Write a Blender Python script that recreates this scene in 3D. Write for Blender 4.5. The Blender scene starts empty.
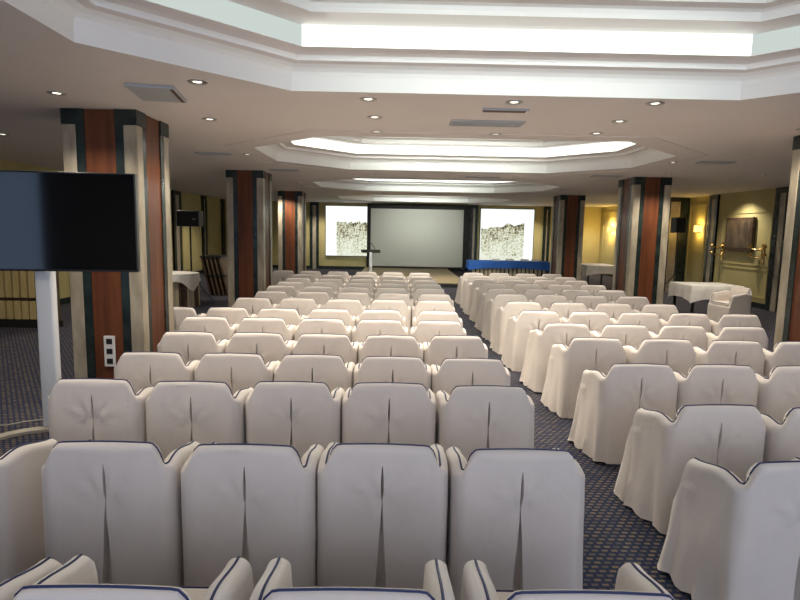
import bpy, bmesh, math, random
from mathutils import Vector, Matrix, noise
random.seed(7)
SC = bpy.context.scene
COL = SC.collection
PI = math.pi

# ------------------------------------------------------------------ camera
F = 570.0
HC = 1.8
pitch, yaw, roll = math.atan(69.5 / F), math.atan(6 / F), 0.0185
fw = Vector((math.sin(yaw) * math.cos(pitch), math.cos(yaw) * math.cos(pitch), -math.sin(pitch)))
r0 = Vector((math.cos(yaw), -math.sin(yaw), 0))
u0 = r0.cross(fw)
Rv = math.cos(roll) * r0 + math.sin(roll) * u0
Uv = -math.sin(roll) * r0 + math.cos(roll) * u0
cd = bpy.data.cameras.new('camera')
cd.sensor_fit = 'HORIZONTAL'
cd.sensor_width = 36.0
cd.lens = F / 800 * 36.0
cd.clip_start = 0.05
cam = bpy.data.objects.new('camera', cd)
COL.objects.link(cam)
cam.matrix_world = Matrix(((Rv.x, Uv.x, -fw.x, 0), (Rv.y, Uv.y, -fw.y, 0), (Rv.z, Uv.z, -fw.z, HC), (0, 0, 0, 1)))
SC.camera = cam

# ------------------------------------------------------------------ world, daylight, exposure
w = bpy.data.worlds.new('world')
SC.world = w
w.use_nodes = True
w.node_tree.nodes['Background'].inputs[0].default_value = (0.55, 0.72, 1.0, 1)
w.node_tree.nodes['Background'].inputs[1].default_value = 1.0
SC.view_settings.view_transform = 'Standard'
SC.view_settings.look = 'None'
SC.view_settings.gamma = 1.0
SC.view_settings.use_curve_mapping = False
SC.view_settings.exposure = 0.15
SC.cycles.use_denoising = True
SC.cycles.max_bounces = 8
SC.cycles.diffuse_bounces = 5
SC.cycles.sample_clamp_indirect = 4.0

DAY = 36.0            # daylight through the near windows
SPOT = 88.0            # one ceiling downlight
COVE = 2.0
COVEFILL = 14.0         # added area lamp that brightens the recess faces             # cove light bands
WARM = (1.0, 0.89, 0.74)


def daylight(x0, x1, z0, z1, y, power, col=(0.82, 0.84, 1.0)):
    ld = bpy.data.lights.new('window_daylight', 'AREA')
    ld.shape = 'RECTANGLE'
    ld.size, ld.size_y = x1 - x0, z1 - z0
    ld.energy = power
    ld.color = col
    o = bpy.data.objects.new('window_daylight', ld)
    COL.objects.link(o)
    o.location = ((x0 + x1) / 2, y, (z0 + z1) / 2)
    o.rotation_euler = (PI / 2, 0, 0)      # shines towards +Y
    return o


NEARY = -1.6
WINS = [(-7.0, -5.4, 0.5, 2.8), (-2.2, 0.4, 1.0, 2.85), (1.0, 3.6, 1.0, 2.85), (4.2, 6.8, 1.0, 2.85)]
for i, (a, b, c, d) in enumerate(WINS):
    if i == 0:
        daylight(a, b, c, d, NEARY - 0.12, DAY * .14, (0.30, 0.52, 1.0))
    else:
        daylight(a, b, c, d, NEARY - 0.12, DAY)

# ------------------------------------------------------------------ materials


def mat(name, col, rough=0.6, metal=0.0, spec=0.5):
    m = bpy.data.materials.new(name)
    m.use_nodes = True
    b = m.node_tree.nodes['Principled BSDF']
    b.inputs['Base Color'].default_value = (*col, 1)
    b.inputs['Roughness'].default_value = rough
    b.inputs['Metallic'].default_value = metal
    b.inputs['Specular IOR Level'].default_value = spec
    return m


def nodes(m):
    return m.node_tree.nodes, m.node_tree.links, m.node_tree.nodes['Principled BSDF']


def noisy(name, c1, c2, scale=(4, 4, 4), rough=0.6, detail=4, bump=0.0, bscale=60.0, spec=0.5, lo=0.35, hi=0.65):
    m = mat(name, c1, rough, spec=spec)
    N, L, B = nodes(m)
    tc = N.new('ShaderNodeTexCoord')
    mp = N.new('ShaderNodeMapping')
    mp.inputs['Scale'].default_value = scale
    L.new(tc.outputs['Object'], mp.inputs['Vector'])
    nz = N.new('ShaderNodeTexNoise')
    nz.inputs['Scale'].default_value = 1.0
    nz.inputs['Detail'].default_value = detail
    L.new(mp.outputs[0], nz.inputs['Vector'])
    rp = N.new('ShaderNodeValToRGB')
    rp.color_ramp.elements[0].position, rp.color_ramp.elements[1].position = lo, hi
    rp.color_ramp.elements[0].color = (*c1, 1)
    rp.color_ramp.elements[1].color = (*c2, 1)
    L.new(nz.outputs['Fac'], rp.inputs['Fac'])
    L.new(rp.outputs['Color'], B.inputs['Base Color'])
    if bump:
        n2 = N.new('ShaderNodeTexNoise')
        n2.inputs['Scale'].default_value = bscale
        L.new(tc.outputs['Object'], n2.inputs['Vector'])
        bp = N.new('ShaderNodeBump')
        bp.inputs['Strength'].default_value = bump
        bp.inputs['Distance'].default_value = 0.01
        L.new(n2.outputs['Fac'], bp.inputs['Height'])
        L.new(bp.outputs['Normal'], B.inputs['Normal'])
    return m


def emit(name, col, strength):
    m = bpy.data.materials.new(name)
    m.use_nodes = True
    N, L = m.node_tree.nodes, m.node_tree.links
    N.clear()
    e = N.new('ShaderNodeEmission')
    e.inputs[0].default_value = (*col, 1)
    e.inputs[1].default_value = strength
    o = N.new('ShaderNodeOutputMaterial')
    L.new(e.outputs[0], o.inputs[0])
    return m


M = {}
M['ceiling'] = noisy('ceiling_paint', (0.74, 0.695, 0.68), (0.76, 0.715, 0.70), (1.2, 1.2, 1.2), 0.85)
M['ceiling_lit'] = mat('ceiling_paint_lit', (0.88, 0.88, 0.87), 0.8)  # same ceiling paint, made lighter for the light on upright recess faces
M['yellow'] = noisy('yellow_wall', (0.44, 0.385, 0.165), (0.49, 0.43, 0.20), (1.5, 1.5, 1.5), 0.6)
M['plain'] = mat('near_wall_paint', (0.35, 0.33, 0.29), 0.8)
M['stone'] = noisy('travertine', (0.28, 0.24, 0.175), (0.42, 0.37, 0.28), (9, 9, 3.0), 0.35, detail=6)
M['marble'] = noisy('dark_green_marble', (0.009, 0.016, 0.015), (0.024, 0.036, 0.032), (6, 6, 6), 0.25, detail=6)
M['wood'] = noisy('red_brown_wood', (0.095, 0.030, 0.012), (0.155, 0.050, 0.019), (14, 14, 1.2), 0.42, detail=5, spec=0.3)
M['black'] = mat('black_plastic', (0.012, 0.012, 0.013), 0.45)
M['blackcloth'] = mat('black_frame_cloth', (0.012, 0.012, 0.012), 0.85)
M['glossblack'] = mat('screen_glass', (0.006, 0.006, 0.007), 0.07, spec=0.6)
M['whitemetal'] = mat('white_powder_metal', (0.72, 0.74, 0.76), 0.4)
M['steel'] = mat('brushed_steel', (0.5, 0.5, 0.5), 0.35, 0.9)
M['greymetal'] = mat('grey_beige_metal', (0.30, 0.28, 0.23), 0.45)
M['brass'] = mat('polished_brass', (0.62, 0.42, 0.14), 0.25, 0.95)
M['white'] = mat('white_plastic', (0.75, 0.74, 0.72), 0.5)
M['linen'] = noisy('white_linen', (0.66, 0.64, 0.60), (0.74, 0.72, 0.68), (8, 8, 8), 0.8)
M['blue'] = noisy('blue_table_cloth', (0.010, 0.085, 0.36), (0.015, 0.11, 0.44), (5, 5, 5), 0.75)
M['pipe'] = mat('navy_piping', (0.012, 0.02, 0.085), 0.7)
M['darkwood'] = noisy('dark_wood', (0.05, 0.028, 0.016), (0.085, 0.05, 0.03), (5, 5, 20), 0.5)
M['slat'] = noisy('yellow_slat_wood', (0.46, 0.35, 0.15), (0.56, 0.44, 0.21), (10, 10, 2), 0.5)
M['tan'] = noisy('tan_wood', (0.11, 0.075, 0.045), (0.17, 0.115, 0.07), (12, 12, 3), 0.5)
M['parquet'] = noisy('stage_floor', (0.24, 0.19, 0.10), (0.32, 0.25, 0.14), (2, 14, 2), 0.45)
M['screen'] = mat('projection_sheet', (0.49, 0.49, 0.455), 0.85)
M['skirt'] = mat('beige_pleats', (0.42, 0.36, 0.25), 0.8)
M['vent'] = mat('vent_grey', (0.40, 0.43, 0.46), 0.5)
M['ventdark'] = mat('vent_dark', (0.10, 0.07, 0.06), 0.6)
M['bronze'] = noisy('bronze_panel', (0.05, 0.035, 0.025), (0.13, 0.09, 0.05), (6, 6, 2), 0.4)
M['cove'] = emit('cove_lamp', (0.93, 1.0, 0.93), COVE)
M['covefar'] = emit('cove_lamp_far', (0.96, 1.0, 0.90), 2.0)
M['covedim'] = emit('cove_side_glow', (0.90, 1.0, 0.95), 0.60)  # weak glow for bounced light on the nearest recess's other sides
M['lamp'] = emit('downlight_lamp', (1.0, 0.90, 0.75), 3.0)
M['sconce'] = emit('sconce_lamp', (1.0, 0.62, 0.18), 2.2)
M['lightbox'] = emit('lightbox_sheet', (0.93, 1.0, 0.95), 1.0)

# cream cover cloth
m = noisy('cream_cover_cloth', (0.635, 0.58, 0.53), (0.665, 0.61, 0.56), (3, 3, 3), 0.85, spec=0.25)
N, L, B = nodes(m)
tc = N.new('ShaderNodeTexCoord')
wv = N.new('ShaderNodeTexNoise')
wv.inputs['Scale'].default_value = 22.0
wv.inputs['Detail'].default_value = 3
L.new(tc.outputs['Object'], wv.inputs['Vector'])
bp = N.new('ShaderNodeBump')
bp.inputs['Strength'].default_value = 0.12
bp.inputs['Distance'].default_value = 0.02
L.new(wv.outputs['Fac'], bp.inputs['Height'])
L.new(bp.outputs['Normal'], B.inputs['Normal'])
B.inputs['Sheen Weight'].default_value = 0.15
M['cream'] = m

# carpet
m = mat('patterned_carpet', (0.03, 0.035, 0.06), 0.95, spec=0.1)
N, L, B = nodes(m)
tc = N.new('ShaderNodeTexCoord')
mp = N.new('ShaderNodeMapping')
mp.inputs['Rotation'].default_value = (0, 0, 0)
L.new(tc.outputs['Object'], mp.inputs['Vector'])
br = N.new('ShaderNodeTexBrick')
br.inputs['Color1'].default_value = (0.19, 0.145, 0.09, 1)
br.inputs['Color2'].default_value = (0.075, 0.07, 0.075, 1)
br.inputs['Mortar'].default_value = (0.020, 0.027, 0.058, 1)
br.inputs['Scale'].default_value = 1.0
br.inputs['Mortar Size'].default_value = 0.0125
br.inputs['Mortar Smooth'].default_value = 0.3
br.inputs['Bias'].default_value = 0.0
br.inputs['Brick Width'].default_value = 0.056
br.inputs['Row Height'].default_value = 0.040
L.new(mp.outputs[0], br.inputs['Vector'])
nz = N.new('ShaderNodeTexNoise')
nz.inputs['Scale'].default_value = 260.0
L.new(tc.outputs['Object'], nz.inputs['Vector'])
mx = N.new('ShaderNodeMix')
mx.data_type = 'RGBA'
mx.blend_type = 'MULTIPLY'
mx.inputs['Factor'].default_value = 0.7
L.new(br.outputs['Color'], mx.inputs['A'])
rp = N.new('ShaderNodeValToRGB')
rp.color_ramp.elements[0].position, rp.color_ramp.elements[1].position = 0.3, 0.6
rp.color_ramp.elements[0].color = (0.35, 0.35, 0.35, 1)
rp.color_ramp.elements[1].color = (1.15, 1.15, 1.15, 1)
L.new(nz.outputs['Fac'], rp.inputs['Fac'])
L.new(rp.outputs['Color'], mx.inputs['B'])
L.new(mx.outputs['Result'], B.inputs['Base Color'])
M['carpet'] = m

# speckled picture of the light boxes
m = bpy.data.materials.new('speckled_picture')
m.use_nodes = True
N, L = m.node_tree.nodes, m.node_tree.links
N.clear()
tc = N.new('ShaderNodeTexCoord')
nz = N.new('ShaderNodeTexNoise')
nz.inputs['Scale'].default_value = 11.0
nz.inputs['Detail'].default_value = 5
nz.inputs['Roughness'].default_value = 0.75
L.new(tc.outputs['Object'], nz.inputs['Vector'])
n2 = N.new('ShaderNodeTexNoise')
n2.inputs['Scale'].default_value = 2.2
L.new(tc.outputs['Object'], n2.inputs['Vector'])
sx = N.new('ShaderNodeSeparateXYZ')
L.new(tc.outputs['Object'], sx.inputs[0])
# z of the picture runs about -0.65 .. 0.65 round its centre; its top is darker
ma = N.new('ShaderNodeMath'); ma.operation = 'MULTIPLY_ADD'
ma.inputs[1].default_value = -0.09; ma.inputs[2].default_value = 0.04
L.new(sx.outputs['Z'], ma.inputs[0])
mb = N.new('ShaderNodeMath'); mb.operation = 'ADD'
L.new(nz.outputs['Fac'], mb.inputs[0]); L.new(ma.outputs[0], mb.inputs[1])
mc = N.new('ShaderNodeMath'); mc.operation = 'MULTIPLY_ADD'
mc.inputs[1].default_value = 0.35; mc.inputs[2].default_value = -0.175
L.new(n2.outputs['Fac'], mc.inputs[0])
md = N.new('ShaderNodeMath'); md.operation = 'ADD'
L.new(mb.outputs[0], md.inputs[0]); L.new(mc.outputs[0], md.inputs[1])
rp = N.new('ShaderNodeValToRGB')
els = rp.color_ramp.elements
els[0].position = 0.36; els[0].color = (0.02, 0.014, 0.01, 1)
els[1].position = 0.62; els[1].color = (0.90, 0.95, 0.80, 1)
e = els.new(0.44); e.color = (0.22, 0.17, 0.09, 1)
e = els.new(0.50); e.color = (0.66, 0.66, 0.46, 1)
L.new(md.outputs[0], rp.inputs['Fac'])
em = N.new('ShaderNodeEmission')
L.new(rp.outputs['Color'], em.inputs[0])
em.inputs[1].default_value = 0.85
o = N.new('ShaderNodeOutputMaterial')
L.new(em.outputs[0], o.inputs[0])
M['picture'] = m

# ------------------------------------------------------------------ mesh helpers


class MB:
    """collects geometry for one mesh object"""

    def __init__(self):
        self.v, self.f, self.mi = [], [], []

    def add(self, vs, fs, mi=0):
        n = len(self.v)
        self.v += [tuple(p) for p in vs]
        self.f += [tuple(i + n for i in f) for f in fs]
        self.mi += [mi] * len(fs)
        return self

    def box(self, x0, x1, y0, y1, z0, z1, mi=0, bev=0.0):
        if bev > 0:
            bm = bmesh.new()
            bmesh.ops.create_cube(bm, size=1.0)
            for v in bm.verts:
                v.co = Vector(((x0 + x1) / 2 + v.co.x * (x1 - x0), (y0 + y1) / 2 + v.co.y * (y1 - y0), (z0 + z1) / 2 + v.co.z * (z1 - z0)))
            bmesh.ops.bevel(bm, geom=bm.edges[:], offset=bev, segments=2, affect='EDGES', profile=0.5)
            return self.bm(bm, mi)
        vs = [(x, y, z) for z in (z0, z1) for y in (y0, y1) for x in (x0, x1)]
        return self.add(vs, [(0, 2, 3, 1), (4, 5, 7, 6), (0, 1, 5, 4), (2, 6, 7, 3), (0, 4, 6, 2), (1, 3, 7, 5)], mi)

    def bm(self, bm, mi=0):
        bm.verts.index_update()
        self.add([v.co[:] for v in bm.verts], [[v.index for v in f.verts] for f in bm.faces], mi)
        bm.free()
        return self

    def lathe(self, prof, c=(0, 0, 0), seg=24, mi=0, cap=True):
        vs, fs = [], []
        k = len(prof)
        for s in range(seg):
            a = 2 * PI * s / seg
            for r, z in prof:
                vs.append((c[0] + r * math.cos(a), c[1] + r * math.sin(a), c[2] + z))
        for s in range(seg):
            t = (s + 1) % seg
            for i in range(k - 1):
                fs.append((s * k + i, t * k + i, t * k + i + 1, s * k + i + 1))
        if cap:
            fs.append(tuple(s * k for s in range(seg))[::-1])
            fs.append(tuple(s * k + k - 1 for s in range(seg)))
        return self.add(vs, fs, mi)

    def tube(self, pts, r, seg=8, closed=False, mi=0):
        pts = [Vector(p) for p in pts]
        n = len(pts)
        vs, fs = [], []
        up = Vector((0, 0, 1))
        for i, p in enumerate(pts):
            a = pts[(i - 1) % n] if (closed or i > 0) else pts[i]
            b = pts[(i + 1) % n] if (closed or i < n - 1) else pts[i]
            d = (b - a).normalized()
            ref = up if abs(d.z) < 0.95 else Vector((1, 0, 0))
            s = d.cross(ref).normalized()
            t = s.cross(d)
            rr = r[i] if isinstance(r, (list, tuple)) else r
            for k in range(seg):
                q = 2 * PI * k / seg
                vs.append(p + s * math.cos(q) * rr + t * math.sin(q) * rr)
        for i in range(n if closed else n - 1):
            j = (i + 1) % n
            for k in range(seg):
                l = (k + 1) % seg
                fs.append((i * seg + k, i * seg + l, j * seg + l, j * seg + k))
        if not closed:
            fs.append(tuple(range(seg))[::-1])
            fs.append(tuple((n - 1) * seg + k for k in range(seg)))
        return self.add(vs, fs, mi)

    def build(self, name, mats, parent=None, loc=None, smooth=False):
        me = bpy.data.meshes.new(name)
        me.from_pydata(self.v, [], self.f)
        for mm in (mats if isinstance(mats, (list, tuple)) else [mats]):
            me.materials.append(mm)
        me.polygons.foreach_set('material_index', self.mi)
        bm = bmesh.new()
        bm.from_mesh(me)
        bmesh.ops.recalc_face_normals(bm, faces=bm.faces[:])
        bm.to_mesh(me)
        bm.free()
        if smooth:
            me.polygons.foreach_set('use_smooth', [True] * len(me.polygons))
            try:
                me.set_sharp_from_angle(angle=math.radians(50))
            except Exception:
                pass
        o = bpy.data.objects.new(name, me)
        COL.objects.link(o)
        if parent is not None:
            o.parent = parent
        if loc is not None:
            o.location = loc
        return o


def tag(o, label, cat, group=None, kind=None):
    o['label'] = label
    o['category'] = cat
    if group:
        o['group'] = group
    if kind:
        o['kind'] = kind
    return o


def thing(name, label, cat, loc=(0, 0, 0), rz=0.0, group=None):
    o = bpy.data.objects.new(name, None)
    o.empty_display_size = 0.1
    COL.objects.link(o)
    o.location = loc
    o.rotation_euler = (0, 0, rz)
    return tag(o, label, cat, group)


def struct(name, mb, mats, smooth=False):
    o = mb.build(name, mats, smooth=smooth)
    o['kind'] = 'structure'
    return o


# ------------------------------------------------------------------ room shell
XL, XR, YF = -7.5, 9.3, 26.0
ZC = 3.0
struct('floor', MB().box(XL - 0.2, XR + 0.2, NEARY - 0.2, YF + 0.2, -0.15, 0.0), M['carpet'])
struct('wall_left', MB().box(XL - 0.2, XL, NEARY - 0.2, YF + 0.2, 0, ZC), M['yellow'])
struct('wall_right', MB().box(XR, XR + 0.2, NEARY - 0.2, YF + 0.2, 0, ZC), M['yellow'])
struct('wall_far', MB().box(XL, XR, YF, YF + 0.2, 0, ZC), M['yellow'])
nw = MB()
xs = XL
for a, b, c, d in WINS:
    nw.box(xs, a, NEARY - 0.2, NEARY, 0, ZC)
    nw.box(a, b, NEARY - 0.2, NEARY, 0, c)
    nw.box(a, b, NEARY - 0.2, NEARY, d, ZC)
    xs = b
nw.box(xs, XR, NEARY - 0.2, NEARY, 0, ZC)
struct('wall_near', nw, M['plain'])

# ceiling with stepped octagonal recesses
CX0, CX1, CUT = -2.15, 4.25, 1.22
BAYS = [(1.1, 5.2), (7.6, 11.7), (13.75, 17.85), (20.0, 24.1)]


def octa(y0, y1, off):
    """octagon shrunk by off on every side"""
    x0, x1, a0, a1 = CX0 + off, CX1 - off, y0 + off, y1 - off
    c = CUT - off * (2 - math.sqrt(2))
    return [(x0 + c, a0), (x1 - c, a0), (x1, a0 + c), (x1, a1 - c), (x1 - c, a1), (x0 + c, a1), (x0, a1 - c), (x0, a0 + c)]


cl = MB()
ylo = NEARY - 0.2
for i, (y0, y1) in enumerate(BAYS):
    yhi = (y1 + BAYS[i + 1][0]) / 2 if i + 1 < len(BAYS) else YF + 0.2
    o8 = octa(y0, y1, 0)
    R4 = [(XL - .2, ylo), (XR + .2, ylo), (XR + .2, yhi), (XL - .2, yhi)]
    vs = [(x, y, ZC) for x, y in o8 + R4]
    fs = [(0, 1, 9, 8), (1, 2, 9), (2, 3, 10, 9), (3, 4, 10), (4, 5, 11, 10), (5, 6, 11), (6, 7, 8, 11), (7, 0, 8)]
    cl.add(vs, fs, 0)
    # steps: (offset, height, material of the band leading to it)
    prof = [(0, 0), (0, .125), (.015, .16), (.05, .185), (.11, .203), (.18, .21), (.18, .234), (.195, .25), (.24, .263), (.345, .27), (.345, .437),
            (.635, .437), (.635, .47), (.65, .50), (.69, .51), (.78, .515), (.78, .535), (.80, .56), (.9, .57)]
    prof = [(d, ZC + z) for d, z in prof]
    mids = [1, 1, 1, 1, 0, 1, 1, 0, 0, 1, 0, 1, 1, 1, 0, 1, 1, 0]  # lit copy on upright and curved faces, plain copy on flat undersides
    rings = [[(x, y, z) for x, y in octa(y0, y1, off)] for off, z in prof]
    for k in range(len(prof) - 1):
        cl.add(rings[k] + rings[k + 1], [(j, (j + 1) % 8, 8 + (j + 1) % 8, 8 + j) for j in range(8)], mids[k])
    cl.add(rings[-1], [tuple(range(8))], 0)
    ylo = yhi
struct('ceiling', cl, [M['ceiling'], M['ceiling_lit']])

ORD = ['nearest', 'second', 'third', 'farthest']
for i, (y0, y1) in enumerate(BAYS):
    mb = MB()
    a, b = octa(y0, y1, .348), octa(y0, y1, .358)
    z0, z1 = ZC + .274, ZC + .433
    for j in range(8):
        k = (j + 1) % 8
        p = [a[j], a[k], b[k], b[j]]
        vs = [(x, y, z) for z in (z0, z1) for x, y in p]
        strong = (j in (0, 4)) if i == 0 else True
        mb.add(vs, [(0, 1, 2, 3), (4, 5, 6, 7), (0, 1, 5, 4), (1, 2, 6, 5), (2, 3, 7, 6), (3, 0, 4, 7)], 0 if strong else 1)
    tag(mb.build('cove_light', [M['cove'] if i == 0 else M['covefar'], M['covedim']]), 'bright white cove light band inside the %s octagonal ceiling recess' % ORD[i], 'light', 'cove lights of the ceiling recesses')
    for sgn in (1, -1):         # two added area lamps brighten the opposite recess faces
        ld = bpy.data.lights.new('cove_fill', 'AREA')
        ld.shape = 'RECTANGLE'
        ld.size, ld.size_y = 3.2, .14
        ld.energy = COVEFILL * (1.2 if i == 0 else 1.8)
        ld.color = (.95, 1.0, .90)
        ld.spread = math.radians(45)
        o = bpy.data.objects.new('cove_fill', ld)
        COL.objects.link(o)
        o.location = ((CX0 + CX1) / 2, (y0 + .362) if sgn > 0 else (y1 - .362), (z0 + z1) / 2)
        o.rotation_euler = (PI / 2 - .16, 0, 0 if sgn > 0 else PI)
    # shallow crease ring round the recess
    if i in (1, 2):
        mb = MB()
        a, b = octa(y0, y1, -.36), octa(y0, y1, -.40)
        for j in range(8):
            k = (j + 1) % 8
            p = [a[j], a[k], b[k], b[j]]
            vs = [(x, y, z) for z in (ZC - .008, ZC + .01) for x, y in p]
            mb.add(vs, [(0, 1, 2, 3), (4, 5, 6, 7), (0, 1, 5, 4), (1, 2, 6, 5), (2, 3, 7, 6), (3, 0, 4, 7)])
        struct('trim_%d' % (i), mb, M['ceiling'])

# skirting
struct('baseboard_left', MB().box(XL, XL + .02, NEARY, YF, 0, .14), M['marble'])
struct('baseboard_right', MB().box(XR - .02, XR, NEARY, YF, 0, .14), M['marble'])
struct('baseboard_far', MB().box(XL + .02, XR - .02, YF - .02, YF, 0, .14), M['marble'])

# wall pilasters (stone strip between two dark marble strips) and panel mouldings
tn = [10]


def pilaster_side(x, sgn, y0, y1, d=.05, sw=.10):
    mb = MB()
    xa, xb = sorted((x, x + sgn * d))
    xc, xd = sorted((x, x + sgn * (d + .015)))
    mb.box(xa, xb, y0, y1, .0, 2.86, 0)
    mb.box(xc, xd, y0, y0 + sw, 0, ZC - .002, 1)
    mb.box(xc, xd, y1 - sw, y1, 0, ZC - .002, 1)
    mb.box(xc, xd, y0 + sw, y1 - sw, 2.86, ZC - .002, 1)
    struct('trim_%d' % tn[0], mb, [M['stone'], M['marble']])
    tn[0] += 1


def pilaster_far(x0, x1, d=.05, sw=.12):
    mb = MB()
    mb.box(x0, x1, YF - d, YF, 0, 2.86, 0)
    mb.box(x0, x0 + sw, YF - d - .015, YF, 0, ZC - .002, 1)
    mb.box(x1 - sw, x1, YF - d - .015, YF, 0, ZC - .002, 1)
    mb.box(x0 + sw, x1 - sw, YF - d - .015, YF, 2.86, ZC - .002, 1)
    struct('trim_%d' % tn[0], mb, [M['stone'], M['marble']])
    tn[0] += 1


def moulding_side(x, sgn, y0, y1, z0, z1, t=.03):
    mb = MB()
    xa, xb = sorted((x, x + sgn * .018))
    mb.box(xa, xb, y0, y1, z0, z0 + t).box(xa, xb, y0, y1, z1 - t, z1).box(xa, xb, y0, y0 + t, z0 + t, z1 - t).box(xa, xb, y1 - t, y1, z0 + t, z1 - t)
    struct('trim_%d' % tn[0], mb, M['yellow'])
    tn[0] += 1


def moulding_far(x0, x1, z0, z1, t=.03):
    mb = MB()
    ya, yb = YF - .018, YF
    mb.box(x0, x1, ya, yb, z0, z0 + t).box(x0, x1, ya, yb, z1 - t, z1).box(x0, x0 + t, ya, yb, z0 + t, z1 - t).box(x1 - t, x1, ya, yb, z0 + t, z1 - t)
    struct('trim_%d' % tn[0], mb, M['yellow'])
    tn[0] += 1


for y0, y1 in [(7.0, 7.7), (13.45, 14.0), (16.5, 16.95), (22.2, 22.9)]:
    pilaster_side(XR, -1, y0, y1, sw=.11 if 16 < y0 < 17 else .16)
moulding_side(XR, -1, 14.1, 16.25, .25, .98)
moulding_side(XR, -1, 14.1, 16.25, 1.06, 2.45)
moulding_side(XR, -1, 17.15, 18.1, .25, 2.75)
moulding_side(XR, -1, 19.1, 22.0, .25, 2.75)
moulding_side(XR, -1, 23.1, 25.6, .25, 2.75)
for y0, y1 in [(7.2, 7.9), (13.2, 13.8), (19.4, 20.1), (22.3, 22.8), (24.8, 25.2)]:
    pilaster_side(XL, 1, y0, y1, sw=.18)
moulding_side(XL, 1, 14.0, 19.2, .25, 2.7)
moulding_side(XL, 1, 20.3, 22.1, .25, 2.7)
moulding_side(XL, 1, 23.0, 24.6, .25, 2.7)
for x0, x1 in [(-3.85, -3.45), (3.38, 3.72), (6.7, 7.0), (-6.6, -6.2)]:
    pilaster_far(x0, x1)
moulding_far(-3.35, -1.3, .12, .50)
moulding_far(3.8, 6.5, .12, .50)
moulding_far(7.1, 9.2, .3, 2.7)
# protruding wall pier at the right wall, in line with the third pillars
mb = MB()
mb.box(8.72, XR, 18.2, 18.9, 0, 2.86, 0)
mb.box(8.70, 8.72, 18.2, 18.3, 0, 2.86, 1)
mb.box(9.02, XR, 18.18, 18.2, 0, 2.86, 1)
mb.box(8.70, XR, 18.18, 18.92, 2.86, ZC - .002, 1)
struct('trim_%d' % tn[0], mb, [M['stone'], M['marble']])
tn[0] += 1

# ------------------------------------------------------------------ pillars
PW, PD = .78, .85


def pillar(x, y, label):
    t = thing('pillar', label, 'pillar', (x + PW / 2, y + PD / 2, 0), 0, 'striped pillars')
    hx, hy = PW / 2, PD / 2
    MB().box(-hx + .02, hx - .02, -hy + .02, hy - .02, 0, ZC - .001).build('wood_core', M['wood'], t)
    s, g = .14, .09
    for sx in (-1, 1):
        for sy in (-1, 1):
            xa, xb = sorted((sx * hx, sx * (hx - s)))
            ya, yb = sorted((sy * hy, sy * (hy - s)))
            MB().box(xa, xb, ya, yb, 0, 2.84, bev=.006).build('stone_post', M['stone'], t)
            xg, xh = sorted((sx * (hx - s), sx * (hx - s - g)))
            yg, yh = sorted((sy * (hy - .006), sy * (hy - .03)))
            MB().box(xg, xh, yg, yh, 0, 2.84).build('marble_strip', M['marble'], t)
            yg, yh = sorted((sy * (hy - s), sy * (hy - s - g)))
            xg, xh = sorted((sx * (hx - .006), sx * (hx - .03)))
            MB().box(xg, xh, yg, yh, 0, 2.84).build('marble_strip', M['marble'], t)
            # dark cap over post and strips, an L of marble
            c = MB()
            x1, x2 = sorted((sx * (hx + .004), sx * (hx - s - g)))
            y1, y2 = sorted((sy * (hy + .004), sy * (hy - .03)))
            c.box(x1, x2, y1, y2, 2.84, ZC - .001)
            x1, x2 = sorted((sx * (hx + .004), sx * (hx - .03)))
            y1, y2 = sorted((sy * (hy - .03), sy * (hy - s - g)))
            c.box(x1, x2, y1, y2, 2.84, ZC - .001)
            c.build('marble_cap', M['marble'], t)
    return t


PLX, PRX = -3.50, 4.97
p1 = pillar(PLX, 6.15, 'wood and stone striped pillar behind the television, with wall socket')
pillar(PLX - .08, 12.25, 'wood and stone striped pillar, second on the left side')
pillar(PLX - .32, 18.75, 'wood and stone striped pillar, farthest on the left, near lit panel')
pillar(4.74, 6.1, 'wood and stone striped pillar at the right edge of the photo')
pillar(PRX, 12.05, 'wood and stone striped pillar beside the right white-clothed table')
pillar(PRX + .20, 18.1, 'wood and stone striped pillar, farthest right, beside the blue table')

# ------------------------------------------------------------------ slip-covered armchair
CW, CDp, CH = .628, .53, .80    # width, depth, back height
SEAT = .42


def sstep(a, b, x):
    t = max(0, min(1, (x - a) / (b - a)))
    return t * t * (3 - 2 * t)


def chair_path():
    """closed plan path (x, y) with the seat facing +y and the back on y = 0; dense at the back pleat"""
    hw, r, rf = CW / 2, .075, .06
    pts = []
    bx = [-.235, -.215, -.195, -.175, -.155, -.135, -.115, -.097, -.08, -.064, -.05, -.038, -.028, 'eL', 'iL', 0.0, 'iR', 'eR', .028, .038, .05, .064, .08, .097, .115, .135, .155, .175, .195, .215, .235]
    for b in bx:
        pts.append(('b', b, 0.0))
    for k in range(1, 8):
        a = -PI / 2 + PI / 2 * k / 8
        pts.append(('c', hw - r + r * math.cos(a), r + r * math.sin(a)))
    side = [.09, .12, .16, .20, .25, .30, .34, .375, .40, .42, .435, .45, .465]
    for y in side:
        pts.append(('s', hw, y))
    for k in range(1, 5):
        a = PI / 2 * k / 5
        pts.append(('f', hw - rf + rf * math.cos(a), CDp - rf + rf * math.sin(a)))
    fx = [.25, .21, .17, .12, .06, 0, -.06, -.12, -.17, -.21, -.25]
    for x in fx:
        pts.append(('f', x, CDp))
    for k in range(1, 5):
        a = PI / 2 + PI / 2 * k / 5
        pts.append(('f', -hw + rf + rf * math.cos(a), CDp - rf + rf * math.sin(a)))
    for y in side[::-1]:
        pts.append(('s', -hw, y))
    for k in range(1, 8):
        a = PI + PI / 2 * k / 8
        pts.append(('c', -hw + r + r * math.cos(a), r + r * math.sin(a)))
    return pts


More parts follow.
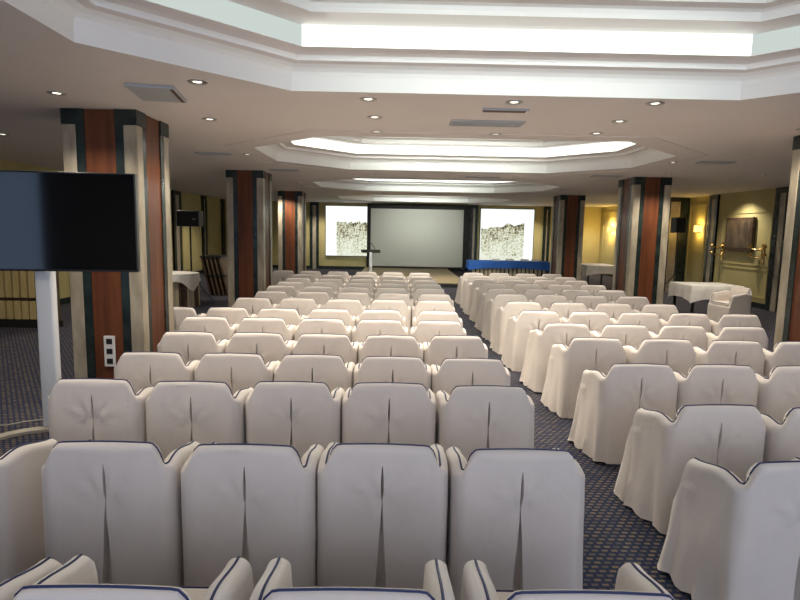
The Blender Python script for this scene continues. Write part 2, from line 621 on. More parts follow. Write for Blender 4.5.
def top_h(x, y):
    """height of the piped ridge above plan point (x, y)"""
    if y < .0755:
        d = abs(x) + y * .55
        return CH - .105 * sstep(.205, .305, d) + .004 * math.cos(d * 9)
    h = CH - .105 + .012 * sstep(.07, .16, y) - .045 * sstep(.16, .42, y)
    return h - (h - SEAT - .01) * sstep(.415, .50, y) ** 1.3


def make_chair_meshes(seed, side=0):
    """side: -1 / +1 lets the skirt flare out on that open side, 0 keeps it narrow"""
    rnd = random.Random(seed)
    P = chair_path()
    n = len(P)
    zl = [0, .03, .08, .14, .20, .26, .32, .37, .41, .44, .465, .485, .502, .515, .528, .545, .565, .585, .605, .623, .64]
    off = Vector((rnd.uniform(0, 50), rnd.uniform(0, 50), rnd.uniform(0, 50)))
    dirs = [rnd.uniform(-.5, .5) for _ in range(6)]

    def plan(p, z):
        if p[0] != 'b' or not isinstance(p[1], str):
            return p[1], p[2], 0.0
        if z > .70:
            e = .0012
        elif z > .53:
            e = .0012 + .0060 * math.sin(PI * (z - .53) / .17) ** .7
        elif z > .505:
            e = .0012
        else:
            e = .0015 + .031 * ((.505 - z) / .505) ** .9
        dep = .05 if e > .0013 else .0
        k = {'eL': -1, 'iL': -.8, 'iR': .8, 'eR': 1}[p[1]]
        return k * e, 0.0, (dep if p[1][0] == 'i' else 0.0)

    cum, rows = 0, []
    mb = MB()
    outer_top, inner_top = [], []
    for i, p in enumerate(P):
        bx, by, _ = plan(p, .5)
        h = top_h(bx, by)
        # outward normal
        if p[0] == 'b':
            nx, ny = 0, -1
        elif p[0] == 's':
            nx, ny = (1 if bx > 0 else -1), 0
        elif by >= CDp - .0001:
            nx, ny = 0, 1
        else:
            sx = 1 if bx > 0 else -1
            rr = .075 if p[0] == 'c' else .06
            cxx = sx * (CW / 2 - rr)
            cyy = rr if p[0] == 'c' else CDp - rr
            v = Vector((bx - cxx, by - cyy)).normalized()
            nx, ny = v.x, v.y
        arc = math.atan2(by - .3, bx) * .33
        row = []
        open_side = side and bx * side > .05 and p[0] != 'b'
        fl_end = .008 if p[0] == 'b' else (.0 if by < .45 else .010)
        if open_side:
            fl_end = .012 + .035 * sstep(.05, .40, by)
        htop = h - (.036 if by > .05 else .030)
        levels = [z * htop / .64 if htop < .64 else z + (htop - .64) * sstep(.3, .64, z) for z in zl]
        for z in levels:
            x, y, dep = plan(p, z)
            fl = fl_end * max(0, (.46 - z) / .46) ** 1.2
            wob = 0.0
            if p[0] != 'b':
                wf = .017 if open_side else (.006 if by > .5 else .002)
                wob = wf * max(0, (.50 - z) / .50) * math.sin(arc * 42 + dirs[0] * 9) + wf * .5 * max(0, (.45 - z) / .45) * math.sin(arc * 97 + dirs[1] * 9)
            nzv = noise.noise(Vector((x * 5, y * 5, z * 4)) + off) * (.010 if (p[0] == 'b' or open_side) else .003)
            d = fl + wob + nzv
            if open_side and .36 < by and z < .53:
                d += .012
            if p[0] == 'b':
                # pinch at the button and creases running out of it
                rx, rz = x - 0, z - .517
                q = math.hypot(rx, rz)
                if q < .26:
                    th = math.atan2(rz, abs(rx) + 1e-6)
                    d -= .014 * math.exp(-(q / .05) ** 2)
                    if rz > -.05:
                        d += (.0055 + .004 * dirs[5]) * math.exp(-((q - .09) / .075) ** 2) * math.cos(th * 9 + dirs[2] * 5)
                # stretched cloth at the shoulders
                q = math.hypot(abs(x) - .29, z - .66)
                d += .0035 * math.exp(-(q / .09) ** 2) * math.cos((abs(x) * .7 + z) * 120 + dirs[3] * 4)
            if p[0] == 'b' and p[1] == 0.0:
                zc = z
                e_open = (zc < .505) or (.53 < zc < .70)
                d -= .055 if e_open else .0
            d -= dep
            zz = z if z > 0 else (.006 + .010 * (1 + math.sin(arc * 30 + dirs[4] * 6)) * (0 if p[0] == 'b' else 1))
            row.append((x + nx * d, y + ny * d, zz))
        # rolled top
        x, y, _ = plan(p, 10)
        if isinstance(p[1], float) and p[1] == 0.0 and p[0] == 'b':
            x = 0
        th = .070 if (p[0] == 'b') else .082
        drop = .036 if by > .05 else .030
        thin = th * (1 if by < .44 else 1 - .45 * sstep(.44, .53, by))

        def inn(t):
            return x - nx * t, y - ny * t
        for a in (25, 50, 72, 90, 108, 130, 155):
            ca, sa = math.cos(math.radians(a)), math.sin(math.radians(a))
            xx, yy = inn(thin * .5 * (1 - ca))
            row.append((xx, yy, htop + drop * sa ** .9))
            if a == 90:
                outer_top.append((xx, yy, htop + drop + .0008))
        if p[0] == 'b' and isinstance(p[1], float) and p[1] == 0.0:
            pass
        for f in (.35, .75, 1.0):
            xx, yy = inn(thin + .002)
            zz = htop + (SEAT - .02 - htop) * f
            row.append((xx, yy, zz))
        rows.append(row)
    k = len(rows[0])
    vs = [v for r in rows for v in r]
    fs = []
    for i in range(n):
        j = (i + 1) % n
        for q in range(k - 1):
            fs.append((i * k + q, j * k + q, j * k + q + 1, i * k + q + 1))
    fs.append(tuple(i * k + k - 1 for i in range(n)))
    mb.add(vs, fs)
    cov = mb
    # seat cushion
    bm = bmesh.new()
    bmesh.ops.create_cube(bm, size=1.0)
    for v in bm.verts:
        v.co = Vector((v.co.x * .452, .29 + v.co.y * .44, SEAT + .035 + v.co.z * .075))
    bmesh.ops.bevel(bm, geom=bm.edges[:], offset=.022, segments=3, affect='EDGES', profile=.5)
    seat = MB().bm(bm)
    # piping: outer rim, inner rim (not across the front), and round the seat
    pip = MB()
    # order the rims from front-left through the back to front-right
    idx = [i for i, p in enumerate(P) if p[0] != 'f']
    i0 = [i for i, p in enumerate(P) if p[0] == 's' and p[1] < 0][0]
    order = [(i0 + q) % n for q in range(n) if P[(i0 + q) % n][0] != 'f']
    seen = []
    for i in order:
        if P[i][0] == 'b' and isinstance(P[i][1], str):
            continue
        seen.append(i)
    pip.tube([outer_top[i] for i in seen], .0047, 6)
    zt = SEAT + .066
    fr = [(-.222, .30), (-.222, .485), (-.20, .508), (.20, .508), (.222, .485), (.222, .30)]
    pip.tube([(a, b, zt) for a, b in fr], .0045, 5)
    return cov, seat, pip


VAR = []
for s in range(4):
    VAR.append(make_chair_meshes(11 + s * 7))
VAR.append(make_chair_meshes(51, -1))
VAR.append(make_chair_meshes(64, -1))
VAR.append(make_chair_meshes(77, 1))
protos = []


def make_proto(v):
    cov, seat, pip = VAR[v]
    t = thing('armchair', '', 'armchair')
    cov.build('cover', M['cream'], t, smooth=True)
    seat.build('seat_cushion', M['cream'], t, smooth=True)
    p = pip.build('piping', M['pipe'], t, smooth=True)
    p['label'] = 'navy blue piping'
    return t


used = {}


def place_chair(x, y, rz, label, group, v):
    if v not in used:
        t = make_proto(v)
        used[v] = t
    else:
        src = used[v]
        t = src.copy()
        COL.objects.link(t)
        for ch in src.children:
            c = ch.copy()
            COL.objects.link(c)
            c.parent = t
    t.location = (x, y, 0)
    t.rotation_euler = (0, 0, rz)
    t['label'] = label
    t['category'] = 'armchair'
    t['group'] = group
    return t


ORDN = ['nearest', 'second', 'third', 'fourth', 'fifth', 'sixth', 'seventh', 'eighth', 'ninth', 'tenth', 'eleventh', 'twelfth', 'thirteenth', 'fourteenth']
left_rows = [
    (1.445, [-1.47, -.80, -.11, .57]),
    (2.52, [-2.12, -1.325, -.675, -.04, .605]),
    (3.60, [-1.95, -1.30, -.66, -.02, .63]),
    (4.41, [-1.92, -1.28, -.64, .0, .63]),
    (5.35, [-1.95, -1.30, -.66, -.02, .61]),
    (6.26, [-2.10, -1.46, -.80, -.15, .51]),
    (7.05, [-2.72, -2.08, -1.44, -.80, -.16, .56]),
    (8.12, [-2.02, -1.38, -.72, -.07, .58]),
    (9.02, [-1.95, -1.30, -.65, .0, .65]),
    (9.90, [-1.98, -1.33, -.68, -.03, .62]),
    (10.70, [-1.96, -1.31, -.66, -.01, .64]),
    (11.55, [-1.96, -1.31, -.66, -.01, .63]),
    (12.55, [-2.02, -1.36, -.70, -.04, .60]),
    (13.60, [-2.66, -2.01, -1.35, -.68, -.04, .60]),
]
right_rows = [
    (2.40, [1.86, 2.51, 3.16, 3.81]),
    (3.23, [1.95, 2.59, 3.24, 3.89]),
    (4.31, [1.93, 2.57, 3.22, 3.87]),
    (5.37, [1.96, 2.64, 3.30, 3.95]),
    (6.22, [1.93, 2.58, 3.23, 3.90]),
    (7.24, [1.87, 2.52, 3.17, 3.82, 4.47]),
    (8.16, [1.88, 2.54, 3.20, 3.86]),
    (9.16, [1.90, 2.55, 3.20, 3.88]),
    (10.12, [1.92, 2.58, 3.25, 3.90]),
    (11.1, [1.94, 2.60, 3.26, 3.91]),
    (12.1, [1.93, 2.58, 3.24, 3.89]),
    (13.0, [1.95, 2.62, 3.27, 3.93]),
    (13.95, [1.94, 2.58, 3.23, 3.88]),
]
rnd = random.Random(3)


def seat_words(k):
    return 'aisle seat' if k == 0 else '%s seat from aisle' % ORDN[k]


for blk, rows in (('left', left_rows), ('right', right_rows)):
    for ri, (y, xs) in enumerate(rows):
        seq = xs[::-1] if blk == 'left' else xs
        for k, x in enumerate(seq):
            rz = math.radians(rnd.uniform(-.9, .9))
            dy = rnd.uniform(-.025, .025) if ri else 0.0
            if blk == 'left' and ri == 0 and k == 3:
                rz = math.radians(-4)
            if blk == 'left' and ri == 1 and k == 4:
                rz, dy = math.radians(-3), .03
            if blk == 'right' and ri in (0, 1) and k == 0:
                rz = math.radians(2.5)
            place_chair(x, y + dy, rz, 'cream slipcovered armchair in %s block, %s row back, %s' % (blk, ORDN[ri], seat_words(k)),
                        'slipcovered armchairs of the %s block' % blk, (4 + ri % 2 if blk == 'right' else 6) if k == 0 else (ri * 3 + k * 5 + (blk == 'left')) % 4)
place_chair(7.02, 11.38, math.radians(98), 'cream slipcovered armchair standing apart by the right white-clothed table', 'slipcovered armchair by the wall table', 2)

# ------------------------------------------------------------------ television on its stand
TVX, TVY = -2.88, 4.78
t = thing('television', 'large flat black television on white pole in front of striped pillar', 'television', (TVX, TVY, 0), math.radians(5))
MB().box(-.725, .725, -.035, .02, 1.41, 2.225, bev=.006).build('bezel', M['black'], t)
MB().box(-.712, .712, -.0385, -.034, 1.428, 2.212).build('screen', M['glossblack'], t)
MB().box(-.30, .30, .02, .06, 1.55, 2.05, bev=.01).build('back_housing', M['black'], t)
MB().box(-.012, .012, -.042, -.03, 1.398, 1.412).build('indicator', M['white'], t)
t2 = thing('television_stand', 'white pole stand with flat curved base ring on the dark carpet', 'stand', (TVX - .10, TVY, 0))
MB().box(-.075, .075, .06, .14, .03, 1.95, bev=.02).build('pole', M['whitemetal'], t2, smooth=True)
MB().box(-.20, .20, .058, .08, 1.60, 2.0, bev=.006).build('mount_plate', M['steel'], t2)
ring = MB()
vs, fs = [], []
ns = 48
for s in range(ns):
    a = 2 * PI * s / ns
    for r, z in ((.40, 0.003), (.40, .028), (.42, .034), (.48, .034), (.50, .028), (.50, .003)):
        vs.append((.08 + r * math.cos(a), -.36 + r * math.sin(a), z))
for s in range(ns):
    q = (s + 1) % ns
    for i in range(6):
        j = (i + 1) % 6
        fs.append((s * 6 + i, q * 6 + i, q * 6 + j, s * 6 + j))
ring.add(vs, fs)
ring.build('base_ring', M['greymetal'], t2, smooth=True)
tag(MB().tube([(-3.05 + TVX * 0, 5.02, .008), (-3.2, 5.12, .008), (-3.35, 5.05, .008), (-3.45, 4.95, .008), (-3.6, 4.95, .008)], .006, 6).build('cable', M['greymetal'], smooth=True),
    'thin grey cable on the carpet behind the television base', 'cable')

# wall socket on first left pillar
t = thing('wall_socket', 'white double wall socket plate low on the pillar behind the television', 'socket', (-3.10, 6.15, .26))
MB().box(-.06, .06, -.006, .010, 0, .34, bev=.003).build('plate', M['white'], t)
for z in (.03, .14, .25):
    MB().box(-.033, .033, -.010, -.004, z, z + .06, bev=.003).build('outlet', M['black'], t)

# ------------------------------------------------------------------ slatted partition against the left wall
t = thing('slatted_screen', 'yellow wooden slatted screen on dark base below the television', 'screen', (-6.65, 9.9, 0))
MB().box(-.80, .80, -.05, .12, .0, .12).build('base', M['black'], t)
MB().box(-.78, .78, .03, .06, .12, 1.7).build('back_panel', M['darkwood'], t)
for i in range(11):
    x = -.76 + i * .134
    MB().box(x, x + .105, -.02, .03, .14, .46, bev=.006).build('slat', M['slat'], t)
    MB().box(x, x + .105, -.02, .03, .52, 1.66, bev=.006).build('slat', M['slat'], t)
MB().box(.72, .80, -.04, .06, .12, 1.72).build('end_post', M['tan'], t)
MB().box(-.80, .80, -.03, .06, 1.66, 1.72).build('top_rail', M['darkwood'], t)


# ------------------------------------------------------------------ tables
def cloth_box(mb, x0, x1, y0, y1, ztop, drop, seed=0, amp=.02, nseg=14):
    """draped cloth: top sheet and wavy sides"""
    rnd = random.Random(seed)
    ring = []
    def side(a, b):
        for k in range(nseg):
            f = k / nseg
            ring.append((a[0] + (b[0] - a[0]) * f, a[1] + (b[1] - a[1]) * f, min(f, 1 - f) * 2))
    side((x0, y0), (x1, y0)); side((x1, y0), (x1, y1)); side((x1, y1), (x0, y1)); side((x0, y1), (x0, y0))
    cx, cy = (x0 + x1) / 2, (y0 + y1) / 2
    n = len(ring)
    lv = [0, .12, .4, .7, 1.0]
    vs = []
    ph = rnd.uniform(0, 6)
    for i, (x, y, mid) in enumerate(ring):
        v = Vector((x - cx, y - cy)).normalized()
        for l in lv:
            dd = drop * (1 + .35 * (1 - mid) ** 3) * l
            o = .012 * (l > 0) + l * (.025 + amp * math.sin(i * 1.35 + ph))
            vs.append((x + v.x * o, y + v.y * o, ztop - (0 if l == 0 else dd) ))
    k = len(lv)
    fs = [(i * k + q, ((i + 1) % n) * k + q, ((i + 1) % n) * k + q + 1, i * k + q + 1) for i in range(n) for q in range(k - 1)]
    fs.append(tuple(i * k for i in range(n)))
    mb.add(vs, fs)
    return mb


def folding_table(name, label, x0, x1, y0, y1, group=None):
    t = thing(name, label, 'table', ((x0 + x1) / 2, (y0 + y1) / 2, 0), 0, group)
    a, b = (x1 - x0) / 2, (y1 - y0) / 2
    MB().box(-a, a, -b, b, .72, .75, bev=.005).build('tabletop', M['darkwood'], t)
    for sx in (-1, 1):
        for sy in (-1, 1):
            MB().box(sx * (a - .08) - .025, sx * (a - .08) + .025, sy * (b - .08) - .025, sy * (b - .08) + .025, 0, .72).build('leg', M['black'], t)
    return t


folding_table('table', 'dark legged table under the white cloth by the right wall', 6.3, 7.4, 11.95, 12.9)
c = cloth_box(MB(), 6.29, 7.41, 11.94, 12.91, .756, .28, 2)
tag(c.build('tablecloth', M['linen'], smooth=True), 'white cloth draped over the table beside the lone armchair', 'tablecloth')
folding_table('table', 'dark legged table under white cloth in the far right alcove', 6.4, 7.5, 18.9, 20.4)
c = cloth_box(MB(), 6.39, 7.51, 18.89, 20.41, .756, .26, 5)
tag(c.build('tablecloth', M['linen'], smooth=True), 'white cloth draped over the far right alcove table', 'tablecloth')

# round table on the left
t = thing('round_table', 'small round table with striped skirt between the left pillars', 'table', (-4.98, 12.9, 0))
MB().lathe([(.0, .72), (.50, .72), (.50, .75), (0, .75)], cap=False).build('tabletop', M['darkwood'], t)
MB().lathe([(.04, 0), (.04, .72)]).build('pedestal', M['black'], t)
sk = MB()
vs, fs = [], []
ns = 72
for s in range(ns):
    a = 2 * PI * s / ns
    r = .505 + (.018 if s % 4 < 2 else -.012)
    vs += [(r * math.cos(a), r * math.sin(a), .70), (r * 1.04 * math.cos(a), r * 1.04 * math.sin(a), .01)]
fs = [(2 * s, 2 * ((s + 1) % ns), 2 * ((s + 1) % ns) + 1, 2 * s + 1) for s in range(ns)]
sk.add(vs, fs, 0)
sk.mi = [0 if s % 8 < 4 else 1 for s in range(ns)]
sk.build('pleated_skirt', [M['skirt'], M['darkwood']], t)
cl2 = MB()
vs, fs = [], []
ns = 64
lv = 5
for s in range(ns):
    a = 2 * PI * s / ns
    ext = .16 + .22 * abs(math.cos(2 * (a + .45))) ** 4
    for l in range(lv):
        f = l / (lv - 1)
        r = .535 + f * (.03 + .015 * math.sin(s * 1.1))
        vs.append((r * math.cos(a), r * math.sin(a), .757 - (ext * f if l else 0)))
fs = [(s * lv + q, ((s + 1) % ns) * lv + q, ((s + 1) % ns) * lv + q + 1, s * lv + q + 1) for s in range(ns) for q in range(lv - 1)]
fs.append(tuple(s * lv for s in range(ns)))
cl2.add(vs, fs)
tag(cl2.build('tablecloth', M['linen'], loc=(-4.98, 12.9, 0), smooth=True), 'white square cloth hanging over the small round table at left', 'tablecloth')

# blue table at the front of the hall
BX0, BX1, BY0, BY1 = 2.72, 5.62, 20.7, 21.5
folding_table('conference_table', 'long conference table under blue cloth before the right lit panel', BX0, BX1, BY0, BY1)
c = MB()
cloth_box(c, BX0 - .01, BX1 + .01, BY0 - .01, BY1 + .01, .758, .25, 9, amp=.012, nseg=24)
tag(c.build('tablecloth', M['blue'], smooth=True), 'bright blue cloth over the long conference table', 'tablecloth')
sk = MB()
n = 110
vs = []
for i in range(n + 1):
    x = BX0 + .06 + (BX1 - BX0 - .12) * i / n
    y = BY0 + .05 + (.03 if (i // 2) % 2 else 0)
    vs += [(x, y, .66), (x, y - .02, .02)]
sk.add(vs, [(2 * i, 2 * i + 2, 2 * i + 3, 2 * i + 1) for i in range(n)])
sk.mi = [1 if (i // 2) % 3 == 0 else 0 for i in range(n)]
tag(sk.build('table_skirt', [M['skirt'], M['black']]), 'beige and dark pleated skirt hanging below the blue tablecloth', 'skirt')
for i, x in enumerate((3.75, 4.25, 4.8, 5.2)):
    tag(MB().box(x - .13, x + .13, 20.95, 21.15, .762, .83, bev=.006).build('paper_stack', M['white']), 'small white paper stack on the blue table, %s from its left end' % ['first', 'second', 'third', 'fourth'][i], 'papers', 'paper stacks on the blue table')

# ------------------------------------------------------------------ stage, screens, lectern
t = thing('stage', 'low wooden stage platform with dark riser before the projection screen', 'stage', (-.4, 22.6, 0))
MB().box(-.92, 2.75, -4.3, 3.2, .11, .14).build('deck', M['parquet'], t)
MB().box(-.89, 2.72, -4.27, 3.2, 0, .11).build('riser', M['black'], t)
t = thing('projection_screen', 'large grey projection screen in wide black frame on the stage', 'screen', (.92, 25.3, .14))
MB().box(-2.02, 2.12, .0, .04, .06, 2.66).build('sheet', M['screen'], t)
for x0, x1, z0, z1 in ((-2.16, -2.0, .02, 2.80), (2.08, 2.36, .02, 2.80), (-2.0, 2.08, 2.60, 2.80), (-2.0, 2.08, .02, .08)):
    MB().box(x0, x1, -.02, .05, z0, z1).build('frame_border', M['blackcloth'], t)
for x in (-1.9, 2.1):
    MB().box(x - .05, x + .05, -.3, .4, .0, .03).build('foot', M['black'], t)


def lightbox(x0, x1, z0, z1, px0, px1, pz0, pz1, label, seed):
    t = thing('light_panel', label, 'light panel', ((x0 + x1) / 2, YF - .08, (z0 + z1) / 2), 0, 'lit picture panels on the far wall')
    a, b = (x1 - x0) / 2, (z1 - z0) / 2
    MB().box(-a - .03, a + .03, .01, .08, -b - .03, b + .03).build('frame', M['darkwood'], t)
    MB().box(-a, a, -.01, .02, -b, b).build('lit_sheet', M['lightbox'], t)
    rnd = random.Random(seed)
    n = 26
    cx, cz = (px0 + px1) / 2, (pz0 + pz1) / 2
    vs, fs = [], []
    top = []
    hgt = 0.0
    for i in range(n + 1):
        f = i / n
        hgt = hgt * .6 + rnd.uniform(-.08, .08)
        top.append((pz1 - pz0) / 2 + (-.28 * (1 - f) + .02 * f if seed == 2 else -.02) + hgt * (.9 if .2 < f < .8 else .4))
    for y in (-.004, .004):
        for i in range(n + 1):
            x = px0 - cx + (px1 - px0) * i / n
            vs += [(x, y, -(pz1 - pz0) / 2), (x, y, top[i])]
    m1 = 2 * (n + 1)
    for i in range(n):
        fs += [(2 * i, 2 * i + 2, 2 * i + 3, 2 * i + 1), (m1 + 2 * i, m1 + 2 * i + 1, m1 + 2 * i + 3, m1 + 2 * i + 2), (2 * i + 1, 2 * i + 3, m1 + 2 * i + 3, m1 + 2 * i + 1), (2 * i, m1 + 2 * i, m1 + 2 * i + 2, 2 * i + 2)]
    fs += [(0, 1, m1 + 1, m1), (2 * n, m1 + 2 * n, m1 + 2 * n + 1, 2 * n + 1)]
    p = MB().add(vs, fs).build('picture', M['picture'], t, loc=(cx - (x0 + x1) / 2, -.016, cz - (z0 + z1) / 2))
    return t


lightbox(-3.13, -1.18, .62, 2.84, -2.64, -1.18, .62, 2.15, 'bright white lit panel with dark speckled picture, left of the projection screen', 1)
lightbox(3.85, 6.25, .52, 2.84, 3.88, 5.82, .56, 2.2, 'bright white lit panel with brown speckled picture, above the blue table', 2)

t = thing('lectern', 'slim lectern with black slanted top standing on the stage', 'lectern', (-.86, 20.4, .14))
MB().box(-.20, .20, -.18, .18, 0, .03, bev=.008).build('base', M['steel'], t)
MB().box(-.055, .055, -.04, .04, .03, .88, bev=.01).build('column', M['steel'], t)
top = MB()
top.add([(-.34, -.16, .93), (.34, -.16, .93), (.34, .2, .84), (-.34, .2, .84), (-.34, -.16, .97), (.34, -.16, .97), (.34, .2, .88), (-.34, .2, .88)],
        [(0, 1, 2, 3), (4, 5, 6, 7), (0, 1, 5, 4), (1, 2, 6, 5), (2, 3, 7, 6), (3, 0, 4, 7)])
top.build('reading_top', M['black'], t)
tag(MB().tube([(-.70, 20.35, 1.06), (-.72, 20.33, 1.18), (-.79, 20.30, 1.28), (-.88, 20.27, 1.36)], .012, 6).tube([(-.88, 20.27, 1.36), (-.92, 20.26, 1.395)], .022, 8).build('microphone', M['black'], smooth=True),
    'thin gooseneck microphone rising from the lectern top', 'microphone')


# ------------------------------------------------------------------ loudspeakers
def tripod(name, label, x, y, h):
    t = thing(name, label, 'stand', (x, y, 0))
    MB().tube([(0, 0, .12), (0, 0, h)], .022, 10).build('pole', M['black'], t, smooth=True)
    MB().tube([(0, 0, .55), (0, 0, .66)], .035, 10).build('collar', M['black'], t, smooth=True)
    for a in (.2, 2.3, 4.4):
        MB().tube([(0, 0, .62), (.48 * math.cos(a), .48 * math.sin(a), .02)], .016, 8).build('leg', M['black'], t, smooth=True)
        MB().tube([(0, 0, .20), (.30 * math.cos(a), .30 * math.sin(a), .25)], .010, 6).build('brace', M['black'], t, smooth=True)
    return t


tripod('speaker_stand', 'black tripod stand behind the small round table', -4.98, 14.0, 1.80)
t = thing('loudspeaker', 'black loudspeaker lying sideways on tripod stand behind round table', 'speaker', (-4.98, 14.0, 1.802))
cab = MB().box(-.27, .27, -.17, .17, 0, .38, bev=.015).build('cabinet', M['black'], t)
MB().box(-.255, .255, -.178, -.165, .02, .36, bev=.004).build('grille', M['blackcloth'], cab)
MB().box(.12, .19, -.183, -.176, .17, .185).build('badge', M['white'], cab)
tripod('speaker_stand', 'black tripod stand near the right wall beside the pier', 8.50, 17.2, 1.88)
t = thing('loudspeaker', 'black loudspeaker on tripod stand beside the glowing right wall sconce', 'speaker', (8.50, 17.2, 1.882), math.radians(5))
cab = MB().box(-.16, .16, -.15, .15, 0, .46, bev=.015).build('cabinet', M['black'], t)
MB().box(-.145, .145, -.158, -.145, .02, .44, bev=.004).build('grille', M['blackcloth'], cab)

# ------------------------------------------------------------------ leaning folded boards at left
for i in range(5):
    x = -4.88 + i * .115
    t = thing('folded_board', 'striped folded board leaning in dark stack, %s from the left' % ['first', 'second', 'third', 'fourth', 'fifth'][i], 'board', (x, 15.5, 0), 0, 'folded boards leaning near the second pillar')
    lean = .22
    mb = MB()
    def pt(u, y, z):
        return (u - z * lean, y, z * .98)
    for part, (za, zb), (ya, yb), mm in (('panel', (.02, 1.02), (-.45, .45), 'tan' if i else 'darkwood'),):
        vs = [pt(u, y, z) for z in (za, zb) for y in (ya, yb) for u in (0, .05)]
        MB().add(vs, [(0, 2, 3, 1), (4, 5, 7, 6), (0, 1, 5, 4), (2, 6, 7, 3), (0, 4, 6, 2), (1, 3, 7, 5)]).build(part, M[mm], t)
    for za, zb in ((0.0, .02), (1.02, 1.06), (.52, .56)):
        vs = [pt(u, y, z) for z in (za, zb) for y in (-.47, .47) for u in (-.012, .075)]
        MB().add(vs, [(0, 2, 3, 1), (4, 5, 7, 6), (0, 1, 5, 4), (2, 6, 7, 3), (0, 4, 6, 2), (1, 3, 7, 5)]).build('rail', M['black'], t)


# ------------------------------------------------------------------ wall lamps, picture, brackets on the right wall
def sconce(y, label, power):
    t = thing('wall_sconce', label, 'wall lamp', (XR, y, 2.02), 0, 'glowing sconces on the right wall')
    MB().box(-.02, 0, -.10, .10, -.14, .14, bev=.004).build('back_plate', M['brass'], t)
    sh = MB()
    n = 12
    vs = []
    for i in range(n + 1):
        a = PI / 2 + PI * i / n
        for r in (.15, .14):
            for z in (-.10, .10):
                vs.append((-.02 + r * math.cos(a), r * 1.15 * math.sin(a), z))
    fs = []
    for i in range(n):
        b, c = i * 4, i * 4 + 4
        fs += [(b, c, c + 1, b + 1), (b + 2, b + 3, c + 3, c + 2), (b + 1, c + 1, c + 3, b + 3), (b, b + 2, c + 2, c)]
    sh.add(vs, fs)
    sh.build('shade', M['sconce'], t, smooth=True)
    MB().lathe([(0, -.05), (.03, -.03), (.035, .02), (0, .06)], (-.07, 0, 0), 12, cap=False).build('bulb', M['lamp'], t, smooth=True)
    for dz, sgn in ((.16, 1), (-.16, -1)):
        ld = bpy.data.lights.new('sconce_glow', 'POINT')
        ld.energy = power
        ld.color = (1.0, .64, .16)
        ld.shadow_soft_size = .05
        o = bpy.data.objects.new('sconce_glow', ld)
        COL.objects.link(o)
        o.parent = t
        o.location = (-.14, 0, dz)


sconce(17.45, 'glowing amber half-round sconce on yellow wall beside the black loudspeaker', 7)
sconce(24.6, 'glowing amber sconce in the far right alcove above white table', 26)

t = thing('wall_picture', 'dark bronze square picture hanging on the yellow right wall', 'picture', (XR, 15.33, 1.87))
MB().box(-.10, -.0, -.60, .60, -.44, .44, bev=.01).build('frame', M['darkwood'], t)
MB().box(-.108, -.095, -.53, .53, -.37, .37).build('canvas', M['bronze'], t)


def bracket(y, label):
    t = thing('wall_bracket', label, 'bracket', (XR, y, 1.42), 0, 'brass brackets on the right wall')
    MB().box(-.025, 0, -.05, .05, -.30, .22, bev=.006).build('plate', M['brass'], t)
    for dz in (.08, -.12):
        for s in (-1, 1):
            arm = MB().tube([(-.02, 0, dz), (-.10, s * .10, dz - .03), (-.15, s * .22, dz - .01), (-.16, s * .28, dz + .04)], .018, 8).build('arm', M['brass'], t, smooth=True)
            MB().lathe([(0, 0), (.05, .012), (.035, .05), (.05, .07), (0, .075)], (-.16, s * .29, dz + .03), 10, cap=False).build('cup', M['brass'], arm, smooth=True)


bracket(16.15, 'brass two-armed wall bracket left of the bronze picture')
bracket(14.35, 'brass two-armed wall bracket right of the bronze picture')

# ------------------------------------------------------------------ ceiling fittings
DL = [(-1.67, 4.95), (-3.14, 5.47), (-2.1, 6.6), (-.27, 5.45), (-.24, 6.29), (-.25, 7.2), (1.08, 5.45), (2.36, 5.38), (2.37, 6.24), (2.39, 7.0), (1.21, 7.2),
      (4.5, 6.45), (6.2, 7.58), (7.11, 11.24), (4.55, 9.55), (5.36, 11.39), (6.9, 16.0), (-3.59, 18.3), (-3.45, 24.9), (8.75, 15.1), (8.6, 19.6), (8.5, 24.6),
      (-2.45, 9.6), (-.4, 12.6), (1.1, 12.6), (2.6, 12.6), (4.55, 15.8), (-2.45, 15.8), (-.4, 18.9), (1.1, 18.9), (2.6, 18.9), (6.0, 24.9),  # fill downlights, added to light the far zone
      (-5.6, 14.2), (-5.9, 20.5), (-5.35, 8.0), (-5.4, 11.4), (-5.6, 4.5), (-2.45, 2.9), (4.5, 2.9)]  # also added for fill, apart from the pair near the slatted screen


def put_words(x, y):
    return ''


NAMES = ['left of the nearest recess rim', 'near the television pillar, farthest left of all', 'right of the television pillar',
         'left of centre just behind the nearest recess', 'left of centre, middle of a file of three', 'left of centre, nearest the second recess',
         'just above the dark slot vent', 'right of centre just behind the nearest recess', 'right of centre, middle of a file of three', 'right of centre, nearest the second recess',
         'just beyond the wide grey diffuser', 'near the pillar at the right edge', 'beyond the right edge pillar', 'above the white table by the right wall',
         'beside the right rim of the second recess', 'in front of the second right pillar', 'beyond the second right pillar toward the alcove', 'in front of the farthest left pillar',
         'at the far wall above the left lit panel', 'above the bronze wall picture', 'between the right wall pier and alcove', 'in the far right alcove before the sconce',
         'added for fill, beside the left rim of the second recess', 'added for fill, left of three between second and third recess', 'added for fill, middle of three between second and third recess', 'added for fill, right of three between second and third recess',
         'added for fill, beside the right rim of the third recess', 'added for fill, beside the left rim of the third recess', 'added for fill, left of three between third and farthest recess', 'added for fill, middle of three between third and farthest recess',
         'added for fill, right of three between third and farthest recess', 'added for fill, above the right lit panel',
         'added for fill, above the loudspeaker near the left wall', 'added for fill, near the far end of the left wall', 'over the slatted screen at left', 'beyond the slatted screen near the left wall', 'added for fill, over the open carpet left of the television', 'added for fill, beside the left rim of the nearest recess', 'added for fill, beside the right rim of the nearest recess']
dl0 = None
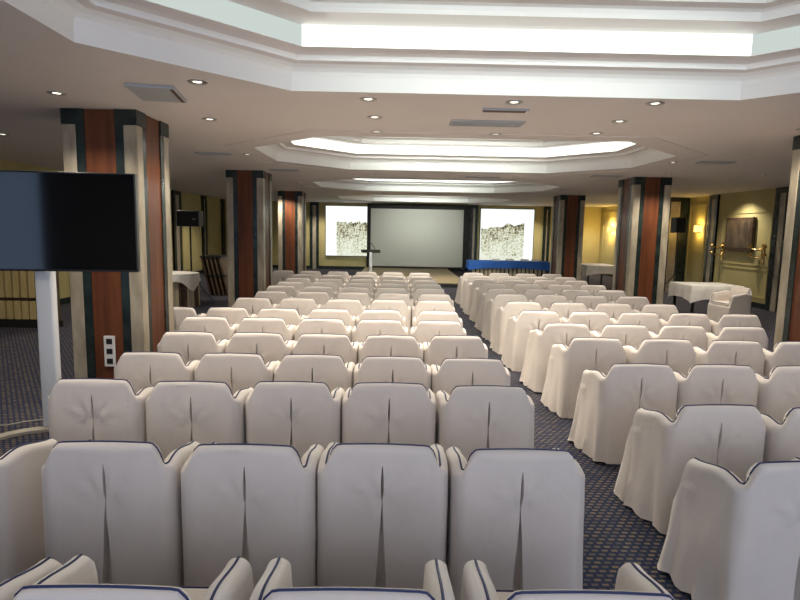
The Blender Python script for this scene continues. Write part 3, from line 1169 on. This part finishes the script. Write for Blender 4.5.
for i, (x, y) in enumerate(DL):
    lab = 'small round ceiling downlight ' + NAMES[i]
    if dl0 is None:
        dl0 = thing('downlight', lab, 'downlight', (x, y, ZC), 0, 'round ceiling downlights')
        MB().lathe([(.080, 0.0), (.080, -.008), (.060, -.010), (.036, -.003), (.036, 0.0)], seg=24, cap=False).build('ring', M['steel'], dl0, smooth=True)
        MB().lathe([(0, -.003), (.036, -.003), (.036, -.001), (0, -.001)], seg=20, cap=False).build('lamp', M['lamp'], dl0)
        t = dl0
    else:
        t = dl0.copy()
        COL.objects.link(t)
        for ch in dl0.children:
            if ch.type != 'MESH':
                continue
            c = ch.copy()
            COL.objects.link(c)
            c.parent = t
        t.location = (x, y, ZC)
        t['label'] = lab
    ld = bpy.data.lights.new('downlight_beam', 'SPOT')
    ld.energy = SPOT * (1.0 if y < 7.1 else 1.6 if y < 17 else 2.3)
    ld.color = WARM
    ld.spot_size = math.radians(130)
    ld.spot_blend = .8
    ld.shadow_soft_size = .05
    o = bpy.data.objects.new('downlight_beam', ld)
    COL.objects.link(o)
    o.location = (x, y, ZC - .03)

VN = 'ceiling air vents'
t = thing('ceiling_vent', 'square grey ceiling panel vent left of the nearest recess', 'vent', (-2.16, 5.34, ZC), .16, VN)
MB().box(-.20, .20, -.28, .28, -.03, 0, bev=.006).build('panel', M['vent'], t)
MB().box(.155, .185, -.26, .26, -.034, -.029).build('slot', M['ventdark'], t)
t = thing('ceiling_vent', 'dark narrow slot vent in ceiling above the wide grey diffuser', 'vent', (1.06, 5.8, ZC), 0, VN)
MB().box(-.21, .21, -.06, .06, -.015, 0).build('slot', M['ventdark'], t)
MB().box(-.23, .23, -.075, -.06, -.02, 0).build('frame', M['vent'], t)


def louvre(x, y, hw, hd, label, rz=0):
    t = thing('ceiling_vent', label, 'vent', (x, y, ZC), rz, VN)
    MB().box(-hw, hw, -hd, hd, -.006, 0).build('backing', M['ventdark'], t)
    f = MB()
    f.box(-hw - .02, hw + .02, -hd - .02, -hd, -.016, 0).box(-hw - .02, hw + .02, hd, hd + .02, -.016, 0).box(-hw - .02, -hw, -hd, hd, -.016, 0).box(hw, hw + .02, -hd, hd, -.016, 0)
    f.build('frame', M['vent'], t)
    n = max(2, int(hd * 2 / .05))
    for i in range(n):
        y0 = -hd + (i + .2) * 2 * hd / n
        MB().box(-hw, hw, y0, y0 + .028, -.014, -.006).build('slat', M['vent'], t)


louvre(.99, 6.48, .38, .13, 'wide grey slatted ceiling diffuser between first and second recess')
louvre(-3.0, 9.6, .25, .10, 'small ceiling vent left of the second recess')
louvre(-2.3, 12.0, .28, .12, 'small ceiling vent beside the second left pillar')
louvre(5.2, 9.45, .25, .10, 'small ceiling vent right of the second recess')
louvre(4.35, 12.0, .28, .12, 'small ceiling vent beside the second right pillar')
louvre(1.9, 12.75, .35, .07, 'long slim ceiling vent between second and third recess')
louvre(-2.6, 25.2, .30, .10, 'small ceiling vent above the left lit panel')
louvre(4.6, 25.2, .30, .10, 'small ceiling vent above the right lit panel')
